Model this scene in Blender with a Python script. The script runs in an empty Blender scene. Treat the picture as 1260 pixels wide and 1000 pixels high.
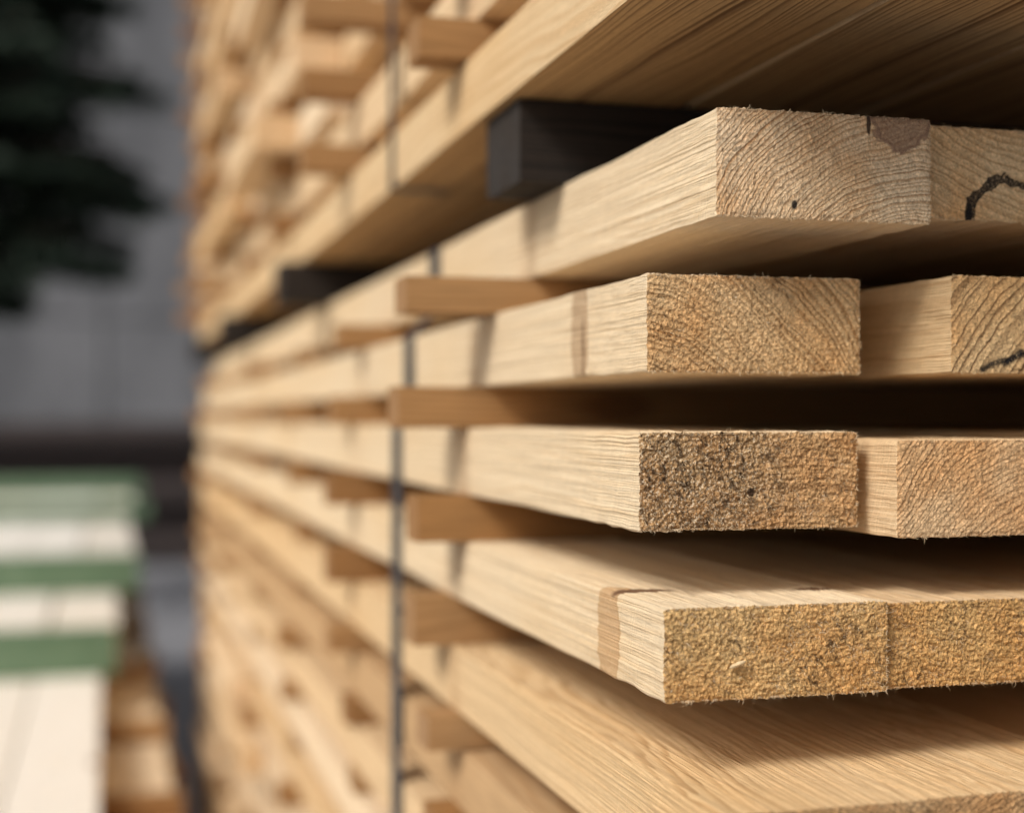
import bpy, bmesh, math, random
import numpy as np
from mathutils import Vector, noise as mn

random.seed(7); rng=np.random.default_rng(7)
scene=bpy.context.scene
H=1.35   # camera height above the yard

# ---------------------------------------------------------------- node helper
class N:
    def __init__(s,name):
        s.m=bpy.data.materials.new(name); s.m.use_nodes=True
        s.t=s.m.node_tree; s.t.nodes.clear()
        s.out=s.t.nodes.new('ShaderNodeOutputMaterial')
        s.b=s.t.nodes.new('ShaderNodeBsdfPrincipled')
        s.t.links.new(s.b.outputs[0],s.out.inputs[0])
    def n(s,t,**k):
        x=s.t.nodes.new(t)
        for a,b in k.items(): setattr(x,a,b)
        return x
    def put(s,sock,v):
        if hasattr(v,'node'): s.t.links.new(v,sock)
        elif v is not None:
            if hasattr(sock.default_value,'__len__') and not hasattr(v,'__len__'): v=(v,)*len(sock.default_value)
            if hasattr(v,'__len__') and len(sock.default_value)==4 and len(v)==3: v=tuple(v)+(1,)
            sock.default_value=v
    def math(s,op,a,b=None,c=None,clamp=False):
        x=s.n('ShaderNodeMath',operation=op,use_clamp=clamp)
        s.put(x.inputs[0],a)
        if b is not None: s.put(x.inputs[1],b)
        if c is not None: s.put(x.inputs[2],c)
        return x.outputs[0]
    def vm(s,op,a,b=None):
        x=s.n('ShaderNodeVectorMath',operation=op); s.put(x.inputs[0],a)
        if b is not None:
            s.put(x.inputs[3] if op=='SCALE' else x.inputs[1],b)
        return x.outputs['Value'] if op in('LENGTH','DISTANCE','DOT_PRODUCT') else x.outputs[0]
    def noise(s,vec,scale,detail=3,rough=.55,dist=0):
        x=s.n('ShaderNodeTexNoise'); s.put(x.inputs['Vector'],vec)
        x.inputs['Scale'].default_value=scale; x.inputs['Detail'].default_value=detail
        x.inputs['Roughness'].default_value=rough; x.inputs['Distortion'].default_value=dist
        return x
    def mapr(s,v,a,b,c,d,smooth=False):
        x=s.n('ShaderNodeMapRange'); x.clamp=True
        if smooth: x.interpolation_type='SMOOTHSTEP'
        s.put(x.inputs[0],v)
        for i,q in enumerate((a,b,c,d)): s.put(x.inputs[i+1],q)
        return x.outputs[0]
    def mix(s,f,a,b,bt='MIX'):
        x=s.n('ShaderNodeMix',data_type='RGBA',blend_type=bt)
        s.put(x.inputs[0],f); s.put(x.inputs[6],a); s.put(x.inputs[7],b)
        return x.outputs[2]
    def ramp(s,v,stops):
        x=s.n('ShaderNodeValToRGB'); s.put(x.inputs[0],v)
        e=x.color_ramp.elements
        while len(e)<len(stops): e.new(.5)
        for i,(p,c) in enumerate(stops):
            e[i].position=p; e[i].color=(c,c,c,1) if not hasattr(c,'__len__') else tuple(c)+(1,)
        return x.outputs[0]

def wood(name, side=((.76,.57,.36),(.58,.37,.18)), end=((.62,.42,.23),(.33,.18,.075)),
         period=.0030, ringE=.8, ringS=.5, rough=1.0, pits=.0, pitx=None, knots=(), stain=None, endfreq=900, under=None):
    w=N(name)
    co=w.n('ShaderNodeAttribute',attribute_name='woodco').outputs['Vector']
    rnd=w.n('ShaderNodeAttribute',attribute_name='rnd').outputs['Fac']
    geo=w.n('ShaderNodeNewGeometry')
    pos=geo.outputs['Position']
    em=w.n('ShaderNodeAttribute',attribute_name='endmask').outputs['Fac']
    em=w.math('GREATER_THAN',em,.5)
    wn=w.noise(w.vm('MULTIPLY',co,(7,1.6,7)),1.0,3).outputs['Color']
    wv=w.vm('SCALE',w.vm('SUBTRACT',wn,(.5,.5,.5)),.040)
    wn2=w.noise(w.vm('MULTIPLY',co,(90,7,90)),1.0,2).outputs['Color']
    wv2=w.vm('SCALE',w.vm('SUBTRACT',wn2,(.5,.5,.5)),.0024)
    c2=w.vm('ADD',w.vm('ADD',co,wv),wv2)
    s=w.n('ShaderNodeSeparateXYZ'); w.put(s.inputs[0],c2)
    r=w.math('SQRT',w.math('ADD',w.math('MULTIPLY',s.outputs[0],s.outputs[0]),w.math('MULTIPLY',s.outputs[2],s.outputs[2])))
    rr=w.math('MULTIPLY',r,1/period)
    rr=w.math('ADD',rr,w.math('MULTIPLY',w.noise(w.vm('SCALE',w.math('MULTIPLY',r,1.0),40),1.0,2).outputs[0],6))
    fr=w.math('FRACT',rr)
    late=w.ramp(fr,[(0,0),(.45,.12),(.82,1),(.93,.9),(1,0)])
    amp=w.noise(w.vm('SCALE',w.math('FLOOR',rr),1.3),1.0,0).outputs[0]
    amp=w.mapr(amp,.3,.7,.45,1)
    late=w.math('MULTIPLY',late,amp)
    sc=w.mix(w.math('MULTIPLY',late,ringS),side[0],side[1])
    ec=w.mix(w.math('MULTIPLY',late,ringE),end[0],end[1])
    fib=w.noise(w.vm('MULTIPLY',co,(1500,110,1500)),1.0,3,.65).outputs[0]
    fib2=w.noise(w.vm('MULTIPLY',co,(300,10,300)),1.0,2,.6).outputs[0]
    sc=w.mix(1,sc,w.mapr(fib,.3,.7,.89,1.06),'MULTIPLY')
    sc=w.mix(1,sc,w.mapr(fib2,.3,.7,.95,1.03),'MULTIPLY')
    sv=w.n('ShaderNodeSeparateXYZ'); w.put(sv.inputs[0],co)
    sph=w.math('ADD',w.math('ADD',w.math('MULTIPLY',sv.outputs[1],1.0),w.math('MULTIPLY',sv.outputs[2],.38)),w.math('MULTIPLY',sv.outputs[0],.25))
    saw=w.noise(w.vm('SCALE',sph,1.0),620,2,.6).outputs[0]
    sc=w.mix(1,sc,w.mapr(saw,.35,.65,.91,1.04),'MULTIPLY')
    sp=w.noise(pos,endfreq,4,.72).outputs[0]
    # torn bundles: slanted, elongated, over a wide band of sizes
    tv=w.n('ShaderNodeVectorRotate',rotation_type='Y_AXIS'); w.put(tv.inputs['Vector'],w.vm('ADD',pos,w.vm('SCALE',wn2,.003))); tv.inputs['Angle'].default_value=.6
    sp2=w.noise(w.vm('MULTIPLY',tv.outputs[0],(1.5,1,.55)),endfreq*.33,4,.72,.3).outputs[0]
    k=min(1,rough)
    ec=w.mix(1,ec,w.mapr(sp,.35,.66,1-.40*k,1+.34*k),'MULTIPLY')
    ec=w.mix(1,ec,w.mapr(sp2,.32,.68,1-.30*k,1+.22*k),'MULTIPLY')
    big=w.noise(pos,22,3,.6).outputs[0]
    ec=w.mix(w.mapr(big,.4,.68,0,.6),ec,w.mix(1,ec,(.90,.66,.42),'MULTIPLY'))
    if pits>0:
        pm=w.math('MULTIPLY',w.mapr(sp2,.38,.50,1,0),w.mapr(w.noise(pos,34,3).outputs[0],.62-pits*.4,.7-pits*.3,0,1))
        if pitx:
            xs=w.n('ShaderNodeSeparateXYZ'); w.put(xs.inputs[0],pos)
            g=w.math('ADD',xs.outputs[0],w.math('MULTIPLY',w.math('SUBTRACT',big,.5),.07))
            gm=w.mapr(g,pitx[0],pitx[1],1,.08)
            pm=w.math('MULTIPLY',pm,gm)
            ec=w.mix(w.math('MULTIPLY',gm,.6),ec,w.mix(1,ec,(.62,.60,.58),'MULTIPLY'))
            ec=w.mix(w.math('MULTIPLY',gm,w.mapr(sp,.53,.60,0,.85)),ec,(.85,.73,.54))
        ec=w.mix(w.math('MULTIPLY',pm,.85),ec,(.085,.045,.022))
    col=w.mix(em,sc,ec)
    blot=w.noise(w.vm('MULTIPLY',pos,(9,3,9)),1.0,3).outputs['Fac']
    col=w.mix(w.mapr(blot,.42,.72,0,.6),col,w.mix(1,col,(.94,.82,.64),'MULTIPLY'))
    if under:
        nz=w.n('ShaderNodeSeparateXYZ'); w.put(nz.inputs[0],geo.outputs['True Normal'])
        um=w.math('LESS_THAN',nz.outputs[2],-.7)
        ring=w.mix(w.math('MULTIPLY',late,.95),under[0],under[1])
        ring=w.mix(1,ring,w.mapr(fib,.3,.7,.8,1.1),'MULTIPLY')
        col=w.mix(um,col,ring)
    tint=w.ramp(rnd,[(0,(.80,.70,.58)),(.35,(1,.96,.9)),(.7,(1.0,1.0,1.0)),(1,(.96,.88,.76))])
    col=w.mix(1,col,tint,'MULTIPLY')
    for (c,rad,kc,kind) in knots:
        if kind=='seg':   # crayon stroke c -> rad on the sawn end
            ab=Vector((rad[0]-c[0],0,rad[2]-c[2])); L2=ab.length_squared
            q=w.vm('MULTIPLY',w.vm('SUBTRACT',pos,(c[0],c[1],c[2]+H)),(1,0,1))
            nz=w.noise(pos,160,3).outputs['Color']
            q=w.vm('ADD',q,w.vm('SCALE',w.vm('MULTIPLY',w.vm('SUBTRACT',nz,(.5,.5,.5)),(1,0,1)),.004))
            t=w.math('MULTIPLY',w.vm('DOT_PRODUCT',q,tuple(ab)),1/L2,clamp=True)
            vv=w.n('ShaderNodeCombineXYZ')
            w.put(vv.inputs[0],w.math('MULTIPLY',t,ab.x)); w.put(vv.inputs[2],w.math('MULTIPLY',t,ab.z))
            d=w.vm('LENGTH',w.vm('SUBTRACT',q,vv.outputs[0]))
            m=w.math('MULTIPLY',w.mapr(d,.0008,.0024,.97,0),w.mapr(sp,.36,.5,.45,1))
            m=w.math('MULTIPLY',m,em)
            col=w.mix(m,col,kc); continue
        v=w.vm('DIVIDE',w.vm('SUBTRACT',pos,(c[0],c[1],c[2]+H)),rad)
        nz=w.noise(pos,130 if kind!='arc' else 75,3).outputs['Color']
        v=w.vm('ADD',v,w.vm('SCALE',w.vm('SUBTRACT',nz,(.5,.5,.5)),.6))
        d=w.vm('LENGTH',v)
        if kind=='solid': m=w.mapr(d,.7,1.05,.95,0)
        elif kind=='knot':
            m1=w.mapr(d,.8,1.05,.62,0)
            m2=w.mapr(w.math('ABSOLUTE',w.math('SUBTRACT',d,.93)),0,.10,.6,0)
            rings=w.math('MULTIPLY',w.math('GREATER_THAN',1.0,d),w.math('MULTIPLY',w.math('FRACT',w.math('MULTIPLY',d,6)),.25))
            m=w.math('ADD',w.math('ADD',m1,m2),rings,clamp=True)
        else:
            wdt=w.mapr(w.noise(pos,90,2).outputs[0],.3,.6,.03,.16)
            m=w.math('LESS_THAN',w.math('ABSOLUTE',w.math('SUBTRACT',d,.9)),wdt)
            m=w.math('MULTIPLY',m,w.mapr(sp,.36,.5,.4,.97))
            m=w.math('MULTIPLY',m,em)
        col=w.mix(m,col,kc)
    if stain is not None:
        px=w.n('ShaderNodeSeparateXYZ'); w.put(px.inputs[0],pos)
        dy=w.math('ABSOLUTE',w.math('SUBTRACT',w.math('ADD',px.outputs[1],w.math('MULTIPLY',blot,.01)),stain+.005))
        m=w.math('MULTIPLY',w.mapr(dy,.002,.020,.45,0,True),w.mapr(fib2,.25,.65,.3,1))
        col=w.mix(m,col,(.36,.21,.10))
    w.put(w.b.inputs['Base Color'],col)
    w.b.inputs['Roughness'].default_value=.8
    w.b.inputs['Specular IOR Level'].default_value=.2
    hs=w.math('ADD',w.math('ADD',w.math('MULTIPLY',fib,1.1),w.math('MULTIPLY',late,.2)),w.math('MULTIPLY',saw,1.2))
    he=w.math('ADD',w.math('MULTIPLY',sp,1.6*rough),w.math('ADD',w.math('MULTIPLY',sp2,1.4*rough),w.math('MULTIPLY',late,.9)))
    hm=w.n('ShaderNodeMix',data_type='FLOAT'); w.put(hm.inputs[0],em); w.put(hm.inputs[2],hs); w.put(hm.inputs[3],he)
    bp=w.n('ShaderNodeBump'); bp.inputs['Strength'].default_value=.9; bp.inputs['Distance'].default_value=.0007
    w.put(bp.inputs['Height'],hm.outputs[0]); w.put(w.b.inputs['Normal'],bp.outputs[0])
    return w.m

def wood_far(name, side=((.81,.64,.43),(.64,.44,.24)), end=((.80,.61,.40),(.52,.33,.16)), period=.004, ringS=.5, tintamt=1.0):
    w=N(name)
    co=w.n('ShaderNodeAttribute',attribute_name='woodco').outputs['Vector']
    rnd=w.n('ShaderNodeAttribute',attribute_name='rnd').outputs['Fac']
    em=w.math('GREATER_THAN',w.n('ShaderNodeAttribute',attribute_name='endmask').outputs['Fac'],.5)
    wn=w.noise(w.vm('MULTIPLY',co,(7,1.6,7)),1.0,2).outputs['Color']
    c2=w.vm('ADD',co,w.vm('SCALE',w.vm('SUBTRACT',wn,(.5,.5,.5)),.04))
    s=w.n('ShaderNodeSeparateXYZ'); w.put(s.inputs[0],c2)
    r=w.math('SQRT',w.math('ADD',w.math('MULTIPLY',s.outputs[0],s.outputs[0]),w.math('MULTIPLY',s.outputs[2],s.outputs[2])))
    fr=w.math('FRACT',w.math('MULTIPLY',r,1/period))
    late=w.ramp(fr,[(0,0),(.45,.12),(.82,1),(.93,.9),(1,0)])
    col=w.mix(em,w.mix(w.math('MULTIPLY',late,ringS),side[0],side[1]),w.mix(w.math('MULTIPLY',late,.8),end[0],end[1]))
    f=w.noise(w.vm('MULTIPLY',co,(320,18,320)),1.0,3,.6).outputs[0]
    col=w.mix(1,col,w.mapr(f,.3,.7,.82,1.1),'MULTIPLY')
    vo=w.n('ShaderNodeTexVoronoi'); w.put(vo.inputs['Vector'],w.vm('MULTIPLY',co,(9,3.4,9))); vo.inputs['Scale'].default_value=1
    col=w.mix(w.mapr(vo.outputs['Distance'],.07,.13,.75,0),col,(.20,.10,.045))
    tint=w.ramp(rnd,[(0,(.66,.53,.40)),(.25,(.92,.84,.74)),(.6,(1.06,1.06,1.08)),(1,(.88,.76,.60))])
    col=w.mix(tintamt,col,tint,'MULTIPLY')
    w.put(w.b.inputs['Base Color'],col)
    w.b.inputs['Roughness'].default_value=.8; w.b.inputs['Specular IOR Level'].default_value=.2
    bp=w.n('ShaderNodeBump'); bp.inputs['Strength'].default_value=.7; bp.inputs['Distance'].default_value=.0007
    w.put(bp.inputs['Height'],f); w.put(w.b.inputs['Normal'],bp.outputs[0])
    return w.m

def simple(name,c1,c2,scale=8,rough=.8,bump=0,metal=0,stretch=(1,1,1)):
    w=N(name); g=w.n('ShaderNodeNewGeometry').outputs['Position']
    nz=w.noise(w.vm('MULTIPLY',g,stretch),scale,5,.6).outputs[0]
    w.put(w.b.inputs['Base Color'],w.mix(w.mapr(nz,.35,.65,0,1),c1,c2))
    w.b.inputs['Roughness'].default_value=rough; w.b.inputs['Metallic'].default_value=metal
    if bump:
        b=w.n('ShaderNodeBump'); b.inputs['Distance'].default_value=bump
        w.put(b.inputs['Height'],nz); w.put(w.b.inputs['Normal'],b.outputs[0])
    return w.m

# ---------------------------------------------------------------- mesh helpers
def empty(name):
    e=bpy.data.objects.new(name,None); scene.collection.objects.link(e); return e

def meshobj(name,V,F,mat,parent=None,attrs=None,smooth=False):
    me=bpy.data.meshes.new(name); me.from_pydata([tuple(v) for v in V],[],F); me.update()
    if attrs:
        for an,(ty,data) in attrs.items():
            a=me.attributes.new(an,ty,'POINT')
            a.data.foreach_set('vector' if ty=='FLOAT_VECTOR' else 'value',np.asarray(data,dtype=np.float32).ravel())
    o=bpy.data.objects.new(name,me); scene.collection.objects.link(o)
    me.materials.append(mat)
    bm=bmesh.new(); bm.from_mesh(me); bmesh.ops.recalc_face_normals(bm,faces=bm.faces); bm.to_mesh(me); bm.free()
    if smooth:
        for p in me.polygons: p.use_smooth=True
    if parent: o.parent=parent
    return o

def rrect(x,z,hx,hz,r):
    ax,az=abs(x),abs(z)
    if ax>hx-r and az>hz-r:
        dx,dz=ax-(hx-r),az-(hz-r); mx=max(dx,dz); l=math.hypot(dx,dz)
        if l>1e-9:
            k=mx/l; dx*=k; dz*=k
        ax=hx-r+dx; az=hz-r+dz
    return math.copysign(ax,x),math.copysign(az,z)

def board_geo(x0,x1,y0,y1,z0,z1,nx,nz,stations,r=.002,disp=None,wob=.0,bow=0,seed=0.):
    hx,hz=(x1-x0)/2,(z1-z0)/2; cx,cz=(x0+x1)/2,(z0+z1)/2
    V=[];F=[];E=[]
    idx={}
    for i in range(nx+1):
        for j in range(nz+1):
            lx=-hx+2*hx*i/nx; lz=-hz+2*hz*j/nz
            a,b=rrect(lx,lz,hx,hz,r)
            yy=y0
            if disp: 
                edge=min(hx-abs(lx),hz-abs(lz))
                yy+=disp(cx+a,cz+b,edge)
                if edge<.0012:   # ragged outline
                    k=(1-edge/.0012)*.0009
                    q=mn.noise(Vector((a*420,seed,b*420)))*k+mn.noise(Vector((a*1400,seed,b*1400)))*k*.6
                    if hx-abs(lx)<.0012: a+=math.copysign(q,a)
                    if hz-abs(lz)<.0012: b+=math.copysign(q,b)
            idx[i,j]=len(V); V.append([cx+a,yy,cz+b]); E.append(1.)
    for i in range(nx):
        for j in range(nz):
            F.append((idx[i,j],idx[i+1,j],idx[i+1,j+1],idx[i,j+1]))
    loop=[(i,0) for i in range(nx)]+[(nx,j) for j in range(nz)]+[(i,nz) for i in range(nx,0,-1)]+[(0,j) for j in range(nz,0,-1)]
    prev=[idx[p] for p in loop]
    L=len(loop)
    ring=[]
    for k in prev:
        ring.append(len(V)); v=V[k]; V.append([v[0],v[1],v[2]]); E.append(0.)
    prev=ring
    base=[(V[k][0],V[k][2],V[k][1]) for k in prev]
    for s in stations:
        ring=[]
        for (bx,bz,by) in base:
            yy=y0+s
            if s<.006: yy=max(by+s*.5,yy)
            t=s/(y1-y0)
            ox=bow*math.sin(t*math.pi)
            q=0
            if wob: q=wob*mn.noise(Vector((bx*160,yy*60,bz*160+seed)))
            nxn=(bx-cx)/hx; nzn=(bz-cz)/hz
            ring.append(len(V)); V.append([bx+ox+q*nxn,yy,bz+q*nzn]); E.append(0.)
        for k in range(L):
            F.append((prev[k],prev[(k+1)%L],ring[(k+1)%L],ring[k]))
        prev=ring
    fr=[]
    for k in prev:
        fr.append(len(V)); V.append(list(V[k])); E.append(1.)
    F.append(tuple(fr))
    return V,F,E

def hero(name,x0,x1,y0,y1,z0,z1,mat,pith,parent,amp=.0005,seed=0.,rnd=.6):
    z0+=H; z1+=H
    def disp(x,z,edge):
        p=Vector((x*1000,seed,z*1000))
        d=mn.fractal(p*.5,1.0,2.0,3)*amp*1.0+mn.noise(p*.12)*amp*1.0+mn.noise(Vector((p.x*1.5+p.z*.6,seed,p.z*.7-p.x*.2)))*amp*.7
        d+=mn.noise(Vector((x*70,seed,z*900)))*amp*.35
        if edge<.0022: d+=(.0022-edge)/.0022*(.0004+.0014*max(0,mn.noise(p*.35+Vector((9,9,9)))))
        return d
    st=[.001,.002,.004,.007,.011,.016,.023,.032,.043,.056,.07,.09,.12,.16,.21,.27,.35,.45,.6,.8,1.1,1.5,2.,2.6,3.2,y1-y0]
    V,F,E=board_geo(x0,x1,y0,y1,z0,z1,250,104,st,r=.0016,disp=disp,wob=.0009,seed=seed)
    A=np.array(V); cx,cz=(x0+x1)/2,(z0+z1)/2
    W=A-np.array([cx+pith[0],-seed*3.1,cz+pith[1]])
    o=meshobj(name,V,F,mat,parent,{'woodco':('FLOAT_VECTOR',W),'rnd':('FLOAT',[rnd]*len(V)),'endmask':('FLOAT',E)})
    V=[];F=[]
    def whisk(x,z,ox,oz,ln,wd,fy):
        p=Vector((x,y0+.0003,z))
        d=Vector((ox+random.gauss(0,.6),-fy*random.random(),oz+random.gauss(0,.5)))
        if d.length<.05: return
        d.normalize(); s=d.cross(Vector((random.gauss(0,1),random.gauss(0,1),random.gauss(0,1))))
        if s.length<.01: return
        s.normalize(); b=len(V)
        m=p+d*ln*.55+Vector((random.gauss(0,.2),random.gauss(0,.15),random.gauss(0,.2)))*ln
        V.extend([p-s*wd/2,p+s*wd/2,m+s*wd*.35,m-s*wd*.35,p+d*ln+Vector((random.gauss(0,.35),0,random.gauss(0,.3)))*ln])
        F.append((b,b+1,b+2,b+3)); F.append((b+3,b+2,b+4))
    for k in range(6000):
        t=random.random(); e=random.random()
        ln=.0003+random.expovariate(1/.00065); ln=min(ln,.0042)
        cl=mn.noise(Vector((t*30+seed,e//.37,3)))+.6*mn.noise(Vector((t*110+seed,e//.37,5)))
        if random.random()>max(.08,cl*2.2): continue
        wd=random.uniform(.00014,.0004)
        if e<.40: whisk(x0+t*(x1-x0),z1-.0006,0,.8,ln,wd,.8)
        elif e<.80: whisk(x0+t*(x1-x0),z0+.0006,0,-.8,ln,wd,.8)
        elif e<.86: whisk(x0+.0006,z0+t*(z1-z0),-.8,0,ln*.7,wd,.8)
        else: whisk(x1-.0006,z0+t*(z1-z0),.8,0,ln,wd,.8)
    for k in range(int(3600*amp/.0005)):
        x=random.uniform(x0+.002,x1-.002); z=random.uniform(z0+.002,z1-.002)
        if mn.noise(Vector((x*60,seed,z*60)))<-.1 and random.random()<.7: continue
        whisk(x,z,random.gauss(.1,.6),random.gauss(-.2,.6),.0003+min(.0026,random.expovariate(1/.0006)),random.uniform(.00014,.00036),.9)
    A=np.array([tuple(v) for v in V])
    W=A-np.array([cx+pith[0],-seed*3.1,cz+pith[1]])
    meshobj(name+'_torn_fibres',V,F,mat,parent,{'woodco':('FLOAT_VECTOR',W),'rnd':('FLOAT',[rnd]*len(V)),'endmask':('FLOAT',[0.]*len(V))})
    return o

def multi(name,boards,mat,parent,r=.002,lod=(5,3)):
    VV=[];FF=[];EE=[];WW=[];RR=[]
    for b in boards:
        x0,x1,y0,y1,z0,z1=b[:6]; ax=b[6] if len(b)>6 else 'y'
        z0+=H; z1+=H
        rn=random.random(); px,pz=random.uniform(-.07,.07),random.choice([-1,1])*random.uniform(.01,.09); sd=random.uniform(0,50)
        L=(y1-y0) if ax=='y' else (x1-x0)
        st=[.002]+[L*k/6 for k in range(1,7)]
        if ax=='y':
            V,F,E=board_geo(x0,x1,y0,y1,z0,z1,lod[0],lod[1],st,r=r,bow=random.uniform(-.003,.003))
            A=np.array(V); W=A-np.array([(x0+x1)/2+px,-sd,(z0+z1)/2+pz])
        else:
            V,F,E=board_geo(y0,y1,x0,x1,z0,z1,lod[0],lod[1],st,r=r)
            A=np.array(V)[:,[1,0,2]]; W=np.array(V)-np.array([(y0+y1)/2+px*.3,-sd,(z0+z1)/2+pz*.5])
        n=len(VV)
        VV.extend(A.tolist()); FF.extend([tuple(i+n for i in f) for f in F]); EE+=E; WW.extend(W.tolist()); RR+=[rn]*len(V)
    return meshobj(name,VV,FF,mat,parent,{'woodco':('FLOAT_VECTOR',WW),'rnd':('FLOAT',RR),'endmask':('FLOAT',EE)})

# ---------------------------------------------------------------- materials
black=(.012,.010,.010)
PALE=((.85,.68,.46),(.71,.50,.28))
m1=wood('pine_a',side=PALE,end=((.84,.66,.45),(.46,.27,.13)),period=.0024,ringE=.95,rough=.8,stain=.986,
        knots=[((.389,.663,.1565),(.0185,.05,.0205),(.28,.17,.11),'knot'),((.330,.664,.1063),(.0018,.01,.0026),black,'solid'),((.371,.664,.149),(.0013,.01,.007),(.05,.03,.02),'solid')])
m1b=wood('pine_b',end=((.80,.59,.35),(.46,.27,.12)),period=.0042,ringE=.8,rough=.8,
        knots=[((.460,.676,.1085),(.024,.04,.020),black,'arc'),((.437,.676,.108),(.0022,.02,.006),black,'solid')])
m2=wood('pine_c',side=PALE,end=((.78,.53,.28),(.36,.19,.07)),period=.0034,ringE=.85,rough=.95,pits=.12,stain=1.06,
        knots=[((.262,.806,.050),(.012,.016,.036),(.46,.30,.17),'knot'),((.262,.80,.04),(.01,.003,.020),(.28,.17,.09),'solid')])
m2b=wood('pine_d',side=((.78,.57,.33),(.54,.32,.15)),end=((.76,.52,.27),(.16,.08,.03)),period=.0050,ringE=1.0,rough=.8,
        knots=[((.438,.666,.0262),(.474,.666,.0365),black,'seg'),((.452,.666,.0295),(.462,.666,.0345),black,'seg')])
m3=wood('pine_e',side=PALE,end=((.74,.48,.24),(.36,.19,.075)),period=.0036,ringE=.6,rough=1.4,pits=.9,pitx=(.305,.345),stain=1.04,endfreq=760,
        knots=[((.313,.677,-.037),(.0022,.01,.0025),(.06,.03,.015),'solid')])
m3b=wood('pine_f',side=((.80,.59,.36),(.58,.37,.19)),end=((.78,.54,.31),(.42,.24,.11)),period=.0030,ringE=.8,rough=.8)
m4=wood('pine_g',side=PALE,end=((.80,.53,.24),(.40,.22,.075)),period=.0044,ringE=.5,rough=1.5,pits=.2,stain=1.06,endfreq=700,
        knots=[((.2536,.724,-.112),(.016,.017,.040),(.54,.32,.15),'knot'),((.268,.716,-.0899),(.020,.008,.004),(.16,.08,.04),'solid'),((.36,.70,-.092),(.016,.007,.006),(.18,.09,.045),'solid')])
m4b=wood('pine_h',end=((.76,.49,.21),(.38,.20,.07)),period=.0040,ringE=.5,rough=1.5,pits=.2,endfreq=700)
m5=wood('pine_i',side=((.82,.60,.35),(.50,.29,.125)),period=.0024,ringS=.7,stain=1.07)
mg=wood_far('pine_generic')
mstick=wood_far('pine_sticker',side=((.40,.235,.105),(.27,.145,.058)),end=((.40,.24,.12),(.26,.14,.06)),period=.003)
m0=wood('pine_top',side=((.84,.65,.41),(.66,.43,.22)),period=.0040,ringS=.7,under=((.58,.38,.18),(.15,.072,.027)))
mpale=wood_far('pine_pale',side=((.88,.83,.74),(.82,.72,.58)),end=((.66,.46,.26),(.45,.28,.13)),period=.004,ringS=.35,tintamt=.35)
mchip=wood_far('chip_wood',side=((.74,.56,.32),(.60,.4,.2)))
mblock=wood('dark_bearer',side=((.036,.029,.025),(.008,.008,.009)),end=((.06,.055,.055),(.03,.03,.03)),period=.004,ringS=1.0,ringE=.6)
mgreen=simple('green_paint',(.085,.150,.080),(.13,.20,.12),12,.65)
msteel=simple('steel_strap',(.020,.023,.028),(.045,.050,.058),40,.5,metal=.1)

# ---------------------------------------------------------------- the big stack
S=empty('lumber_stack')
YE=4.15
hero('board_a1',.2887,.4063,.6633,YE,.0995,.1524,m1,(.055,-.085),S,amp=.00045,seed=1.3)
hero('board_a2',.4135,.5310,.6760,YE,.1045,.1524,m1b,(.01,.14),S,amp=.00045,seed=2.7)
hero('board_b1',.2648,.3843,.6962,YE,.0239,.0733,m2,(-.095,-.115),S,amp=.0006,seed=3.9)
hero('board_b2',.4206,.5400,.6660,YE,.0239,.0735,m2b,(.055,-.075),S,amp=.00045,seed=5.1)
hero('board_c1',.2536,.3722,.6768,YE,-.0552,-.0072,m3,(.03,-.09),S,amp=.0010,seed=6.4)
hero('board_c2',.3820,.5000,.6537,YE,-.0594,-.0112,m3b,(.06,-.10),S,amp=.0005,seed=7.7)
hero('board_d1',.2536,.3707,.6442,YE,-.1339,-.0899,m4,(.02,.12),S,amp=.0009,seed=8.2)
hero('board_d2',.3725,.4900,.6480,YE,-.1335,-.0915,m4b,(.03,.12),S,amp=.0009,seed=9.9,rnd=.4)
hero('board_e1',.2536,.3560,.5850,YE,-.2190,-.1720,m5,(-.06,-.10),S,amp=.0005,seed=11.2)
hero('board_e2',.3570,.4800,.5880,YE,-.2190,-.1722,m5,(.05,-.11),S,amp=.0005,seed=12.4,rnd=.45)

def cols(xs,z0,z1,y=.66,jit=.02,width=.118,xmax=1.62,far=.05):
    out=[]; x=xs
    while x<xmax:
        w=width+random.uniform(-.002,.004)
        out.append((x,x+w,y+random.uniform(-jit,jit),YE+random.uniform(-far,far),z0,z1-random.uniform(0,.0012)))
        x+=w+random.uniform(.001,.006)
    return out
multi('boards_a',cols(.5340,.1045,.1524),mg,S)
multi('boards_b',cols(.5430,.0239,.0733),mg,S)
multi('boards_c',cols(.5030,-.0552,-.0072),mg,S)
multi('boards_d',cols(.4930,-.1339,-.0905),mg,S)
multi('boards_e',cols(.4815,-.2190,-.1722,y=.60),m5,S)
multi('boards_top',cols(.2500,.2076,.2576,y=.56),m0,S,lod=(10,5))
bl=[]
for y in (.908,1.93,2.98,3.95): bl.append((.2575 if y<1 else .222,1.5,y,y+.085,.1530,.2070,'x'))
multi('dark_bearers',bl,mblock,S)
def sticks(z0,z1,ys,xl,wd=.042,lo=.228,hi=.262):
    return [(xl[i] if i<len(xl) else random.uniform(lo,hi),1.58,y,y+wd,z0+.0003,z1-.0003,'x') for i,y in enumerate(ys)]
ST=[]
ST+=sticks(.0733,.0995,[.99,1.52,2.05,2.6,3.15,3.7,4.05],[.1995,.235])
ST+=sticks(-.0072,.0239,[1.03,1.53,2.05,2.6,3.15,3.7,4.05],[.202,.23])
ST+=sticks(-.0899,-.0552,[1.03,1.50,2.02,2.6,3.15,3.7,4.05],[.216,.222])
ST+=sticks(-.1720,-.1339,[1.08,1.52,2.05,2.6,3.15,3.7,4.05],[.224,.225])
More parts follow.
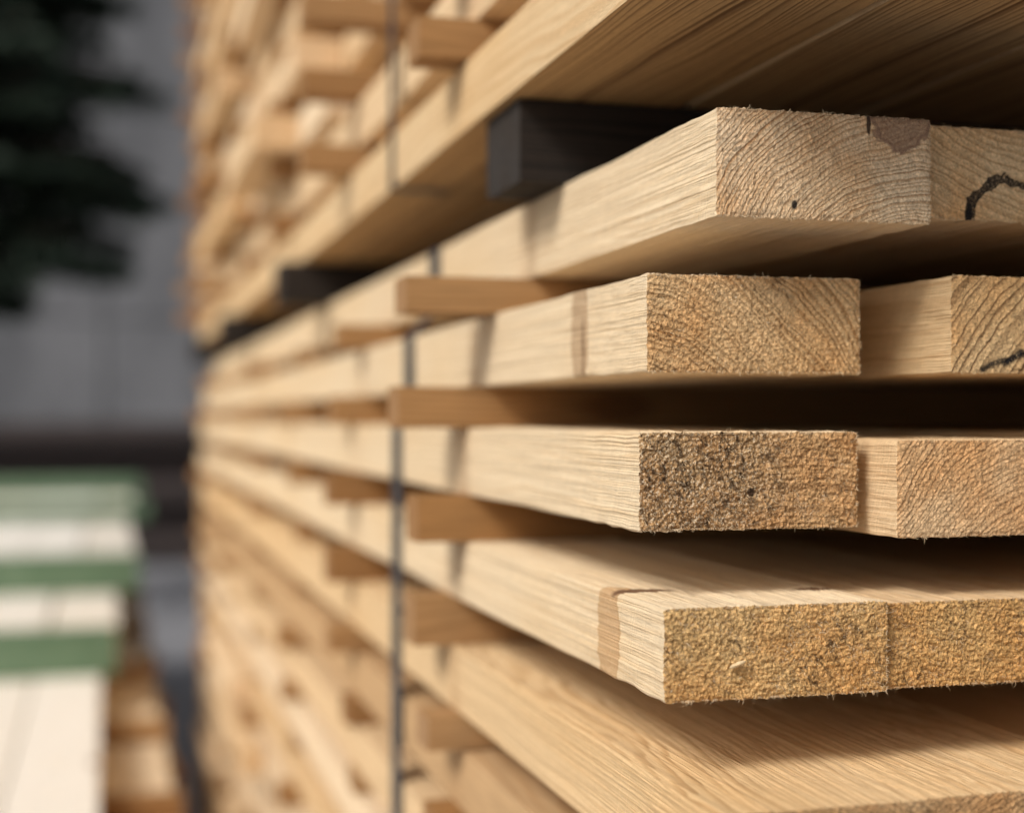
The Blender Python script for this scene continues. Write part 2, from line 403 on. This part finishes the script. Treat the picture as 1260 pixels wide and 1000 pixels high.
ST+=sticks(-.2450,-.2190,[1.05,1.52,2.05,2.6,3.15,3.7,4.05],[.228,.226])
z=.2576; k=0
upper=[]; laths=[]
while z<1.75:
    g=.030; ys=[1.02,1.52,2.05,2.6,3.15,3.7,4.05]
    ST+=sticks(z,z+g,ys,[.215,.1975],lo=.19,hi=.24)
    x=.25+random.uniform(0,.010) if k<2 else .25+random.choice([0,.004,.03,.045])
    y=.62+random.uniform(0,.1) if k<1 else random.choice([.7,1.25,1.45,1.65])+random.uniform(-.05,.05)
    upper+=cols(x,z+g,z+g+.048,y=y,jit=.06)
    yy=1.75+random.uniform(0,.5)
    while yy<4.0 and k>=1:
        L=random.uniform(.35,.9); ye=min(yy+L,4.15)
        lim=112*(ye*.9635+.2*.2676)*.000535
        xl=max(lim,x-random.uniform(.025,.075))
        if xl<x-.008 and random.random()<.85:
            laths.append((xl,x-.0015,yy,ye,z+g+.0002,z+g+random.choice([.022,.046,.046])))
        yy=ye+random.uniform(.03,.35)
    z+=g+.048; k+=1
multi('upper_bundle_boards',upper,mg,S,lod=(3,3))
multi('edge_laths',laths,mg,S,lod=(2,2))
z=-.2450; lower=[]; k=0; laths=[]
while z>-1.28:
    x=.2536+random.uniform(0,.006)
    lower+=cols(x,z-.047,z,y=.58+random.uniform(0,.06))
    yy=1.9+random.uniform(0,.9)
    while yy<3.9 and k>=2:
        ye=min(yy+random.uniform(.35,.9),4.1); lim=112*(ye*.9635+.2*.2676)*.000535
        xl=max(lim,x-random.uniform(.015,.04))
        if xl<x-.008 and random.random()<.5: laths.append((xl,x-.0015,yy,ye,z-.0468,z-.002))
        yy=ye+random.uniform(.1,.6)
    z-=.047; g=.024+random.uniform(0,.006)
    if k==4: g=.06
    if z-g<-1.30: break
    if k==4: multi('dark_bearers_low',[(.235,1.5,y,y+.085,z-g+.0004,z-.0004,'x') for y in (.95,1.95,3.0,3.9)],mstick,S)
    else: ST+=sticks(z-g,z,[1.06,1.52,2.05,2.6,3.15,3.7,4.05],[.235])
    z-=g; k+=1
multi('lower_boards',lower,mg,S,lod=(3,3))
multi('edge_laths_low',laths,mg,S,lod=(2,2))
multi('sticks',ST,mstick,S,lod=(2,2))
zb=z
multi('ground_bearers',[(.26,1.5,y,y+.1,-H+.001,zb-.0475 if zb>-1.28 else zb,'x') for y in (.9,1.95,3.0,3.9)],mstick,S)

def ribbon(name,pts,y,w,t,mat,parent):
    V=[];F=[]
    for (x,z) in pts:
        V+= [(x,y,z+H),(x,y+w,z+H),(x+t,y+w,z+H),(x+t,y,z+H)]
    for i in range(len(pts)-1):
        a=4*i
        for q in range(4): F.append((a+q,a+(q+1)%4,a+4+(q+1)%4,a+4+q))
    return meshobj(name,V,F,mat,parent)
ribbon('upper_strap',[(.2482,.47),(.2482,.2066),(.30,.2060)],1.29,.020,.0009,msteel,S)
ribbon('lower_strap',[(.33,.1530),(.2868,.1530),(.2868,.0995),(.2630,.0733),(.2630,.0239),(.2519,-.0072),(.2512,-.30),(.2512,-.60),(.2512,-1.2)],1.276,.040,.0012,msteel,S)
V=[];F=[]
for i in range(10):
    a=i/10*math.tau; V.append((.2895+.0042*math.cos(a)-.0006*math.sin(a),.6415,-.1168+H+.0011*math.sin(a)+.0015*math.cos(a)))
V.append((.2895,.6404,-.1168+H)); V.append((.2895,.6435,-.1168+H))
for i in range(10): F.append((i,(i+1)%10,10)); F.append(((i+1)%10,i,11))
n=len(V)
meshobj('wood_chip',V,F,mchip,S,{'woodco':('FLOAT_VECTOR',V),'rnd':('FLOAT',[.6]*n),'endmask':('FLOAT',[0.]*n)})

# ---------------------------------------------------------------- low pile on the left
P=empty('low_lumber_pile')
def sheet(xr,z0,z1,y0,y1,xl=-1.5,w=.145):
    x=xr; o=[]
    while x>xl:
        o.append((x-w,x,y0+random.uniform(-.03,.03),y1+random.uniform(-.05,.05),z0,z1-random.uniform(0,.004)))
        x-=w+random.uniform(.003,.012)
    return o
multi('pile_top_boards',sheet(-.010,-.65,-.60,1.3,7.8),mpale,P)
z=-.65; side=[]; sp_=[]
rights=[.12,.15,.125,.155,.13,.15,.14,.15]
k=0
while z>-1.27:
    sp_+=[(-1.5,rights[k]+.01,y,y+.08,z-.035,z-.0004,'x') for y in (1.9,2.55,3.2,3.95,4.8,5.6,6.6,7.5)]
    side+=sheet(rights[k],z-.035-.06,z-.0355,1.3+random.uniform(0,.3),7.8)
    z-=.0955; k+=1
    if k>=6: break
multi('pile_side_boards',side,mg,P,lod=(3,3)); multi('pile_spacers',sp_,mstick,P,lod=(2,2))
multi('pile_feet',[(-1.4,.05,y,y+.1,-H+.001,z-.0005,'x') for y in (1.6,3.5,5.4,7.3)],mstick,P)
multi('pile_second_tier',sheet(.03,-.5995,-.50,3.68,7.7,w=.16)+sheet(.09,-.4995,-.405,4.52,7.7,w=.16)+sheet(.12,-.4045,-.37,4.52+1.9,7.7),mpale,P)
def gbeam(x1,y,z0,z1):
    r=board_geo(-1.55,x1,y,y+.10,z0+H,z1+H,1,1,[.10],r=.0)
    o=meshobj('painted_beam',r[0],r[1],mgreen,P)
    bv=o.modifiers.new('b','BEVEL'); bv.width=.006; bv.segments=2
gbeam(.025,3.55,-.5993,-.497); gbeam(.095,4.38,-.4992,-.397); gbeam(.17,6.1,-.4042,-.34); gbeam(.17,7.4,-.3690,-.29)

# ---------------------------------------------------------------- setting
g=simple('yard_asphalt',(.17,.17,.18),(.30,.295,.31),3,.6,.004)
meshobj('ground',[(-150,-150,0),(150,-150,0),(150,150,0),(-150,150,0)],[(0,1,2,3)],g)
cw=N('concrete'); pos=cw.n('ShaderNodeNewGeometry').outputs['Position']
a=cw.noise(cw.vm('MULTIPLY',pos,(1,1,.35)),.9,6,.65).outputs[0]
bb=cw.noise(pos,6,6,.7).outputs[0]
cc=cw.mix(cw.mapr(a,.35,.65,0,1),(.105,.107,.115),(.20,.20,.21))
cc=cw.mix(1,cc,cw.mapr(bb,.3,.7,.75,1.15),'MULTIPLY')
cw.put(cw.b.inputs['Base Color'],cc); cw.b.inputs['Roughness'].default_value=.9
W=empty('concrete_wall')
def box(name,x0,x1,y0,y1,z0,z1,mat,parent,bev=.0):
    V=[(x,y,z) for x in(x0,x1) for y in(y0,y1) for z in(z0,z1)]
    F=[(0,1,3,2),(4,6,7,5),(0,4,5,1),(2,3,7,6),(0,2,6,4),(1,5,7,3)]
    o=meshobj(name,V,F,mat,parent)
    if bev:
        m=o.modifiers.new('b','BEVEL'); m.width=bev; m.segments=2
    return o
for i in range(-5,6):
    for j in range(4):
        box(f'panel_{i+5}_{j}',i*4+.015,i*4+3.985,19,19.4,j*2.6+.0,j*2.6+2.58,cw.m,W,.02)
box('backing',-20,24,19.42,19.6,0,10.4,simple('joint',(.05,.05,.05),(.06,.06,.06)),W)
LP=empty('log_pile')
bark=simple('bark',(.025,.020,.020),(.055,.038,.034),14,.9,.01)
V=[];F=[]
for row in range(5):
    zc=.15+row*.255
    for c in range(4 - row//2):
        yc=14+c*.3+(row%2)*.15; rad=random.uniform(.13,.155)
        n=12; L0,L1=-7.5+random.uniform(-.3,.3),1.6+random.uniform(-.5,.4)
        for X in np.linspace(L0,L1,7):
            oy,oz=random.uniform(-.02,.02),random.uniform(-.015,.015)
            for a in range(n):
                t=a/n*math.tau; rq=rad*random.uniform(.95,1.04)
                V.append((X,yc+oy+rq*math.cos(t),zc+oz+rq*math.sin(t)))
        b0=len(V)-7*n
        for s_ in range(6):
            for a in range(n): F.append((b0+s_*n+a,b0+s_*n+(a+1)%n,b0+(s_+1)*n+(a+1)%n,b0+(s_+1)*n+a))
        F.append(tuple(b0+a for a in range(n))); F.append(tuple(b0+6*n+a for a in range(n)))
meshobj('logs',V,F,bark,LP)

# spruce
T=empty('spruce_tree')
needle=simple('needles',(.012,.026,.016),(.030,.052,.028),5,.7)
tb=simple('spruce_bark',(.05,.035,.028),(.09,.065,.05),20,.9)
tx,ty=-1.0,10.3
V=[];F=[];n=10
for k in range(9):
    z=k*1.15; rad=.17*(1-k/9.5)+.01
    for a in range(n):
        t=a/n*math.tau; V.append((tx+rad*math.cos(t),ty+rad*math.sin(t),z))
for k in range(8):
    for a in range(n): F.append((k*n+a,k*n+(a+1)%n,(k+1)*n+(a+1)%n,(k+1)*n+a))
NV=[];NF=[]
def limb(p0,p1,r0,r1):
    d=(p1-p0); s=d.cross(Vector((0,0,1))).normalized(); u=s.cross(d).normalized(); b=len(V)
    for p,r in((p0,r0),(p1,r1)):
        for a in range(5):
            t=a/5*math.tau; V.append(tuple(p+s*r*math.cos(t)+u*r*math.sin(t)))
    for a in range(5): F.append((b+a,b+(a+1)%5,b+5+(a+1)%5,b+5+a))
def tuft(p,d,ln,cnt):
    for _ in range(cnt):
        q=p+d*random.random()*ln
        dd=(d+Vector((random.gauss(0,.6),random.gauss(0,.6),random.gauss(-.25,.5)))).normalized()
        s=dd.cross(Vector((random.gauss(0,1),random.gauss(0,1),random.gauss(0,1)))).normalized()
        l=random.uniform(.07,.16); w=.022; b=len(NV)
        NV.extend([tuple(q-s*w),tuple(q+s*w),tuple(q+dd*l)]); NF.append((b,b+1,b+2))
z=2.30
while z<8.8:
    rad=1.58*(1-(z-2.0)/10.5)*random.uniform(.82,1.06)
    low=min(1,.50+(z-2.30)*.85)
    for q in range(14 if z>2.6 else 9):
        ang=random.random()*math.tau
        L=rad*low*random.uniform(.6,1.04)
        d=Vector((math.cos(ang),math.sin(ang),-.22))
        p0=Vector((tx,ty,z)); pm=p0+d*L*.55; p1=p0+d*L+Vector((0,0,.08*L))
        limb(p0,pm,.03,.018); limb(pm,p1,.018,.005)
        for s_ in range(13):
            f=.2+.8*s_/12
            pp=p0+d*L*f
            sd=Vector((-math.sin(ang),math.cos(ang),0))
            for sg in (-1,1):
                dv=(sd*sg*.8+d*.5+Vector((0,0,-.35))).normalized()
                tuft(pp,dv,(.42*(1.15-f))*random.uniform(.6,1.2)+.08,15)
    z+=.18
meshobj('trunk_and_limbs',V,F,tb,T)
me=bpy.data.meshes.new('foliage'); me.from_pydata(NV,[],NF); me.materials.append(needle)
fo=bpy.data.objects.new('foliage',me); scene.collection.objects.link(fo); fo.parent=T

# ---------------------------------------------------------------- light
az=Vector((-.80,-.52,0)).normalized(); elev=math.radians(40)
to=Vector((az.x*math.cos(elev),az.y*math.cos(elev),math.sin(elev)))
sd=bpy.data.lights.new('sun','SUN'); sd.energy=2.5; sd.angle=math.radians(18); sd.color=(1,.965,.915)
so=bpy.data.objects.new('sun',sd); scene.collection.objects.link(so); so.rotation_euler=to.to_track_quat('Z','Y').to_euler()
wd=bpy.data.worlds.new('World'); scene.world=wd; wd.use_nodes=True; nt=wd.node_tree
bg=nt.nodes['Background']; sk=nt.nodes.new('ShaderNodeTexSky'); sk.sky_type='NISHITA'; sk.sun_disc=False
sk.sun_elevation=elev; sk.sun_rotation=math.atan2(az.x,az.y); sk.dust_density=4; sk.air_density=1
hs=nt.nodes.new('ShaderNodeHueSaturation'); hs.inputs['Saturation'].default_value=.3
nt.links.new(sk.outputs[0],hs.inputs['Color']); nt.links.new(hs.outputs[0],bg.inputs[0]); bg.inputs[1].default_value=.10

# ---------------------------------------------------------------- camera
cd=bpy.data.cameras.new('camera'); co=bpy.data.objects.new('camera',cd); scene.collection.objects.link(co)
co.location=(0,0,H); co.rotation_euler=(math.radians(90),0,-math.atan(500/1800))
cd.sensor_width=36; cd.lens=51.43; cd.shift_y=.0119; cd.clip_start=.02; cd.clip_end=500
cd.dof.use_dof=True; cd.dof.focus_distance=.725; cd.dof.aperture_fstop=2.8; cd.dof.aperture_blades=9
scene.camera=co
scene.view_settings.view_transform='Standard'; scene.view_settings.look='None'; scene.view_settings.exposure=0
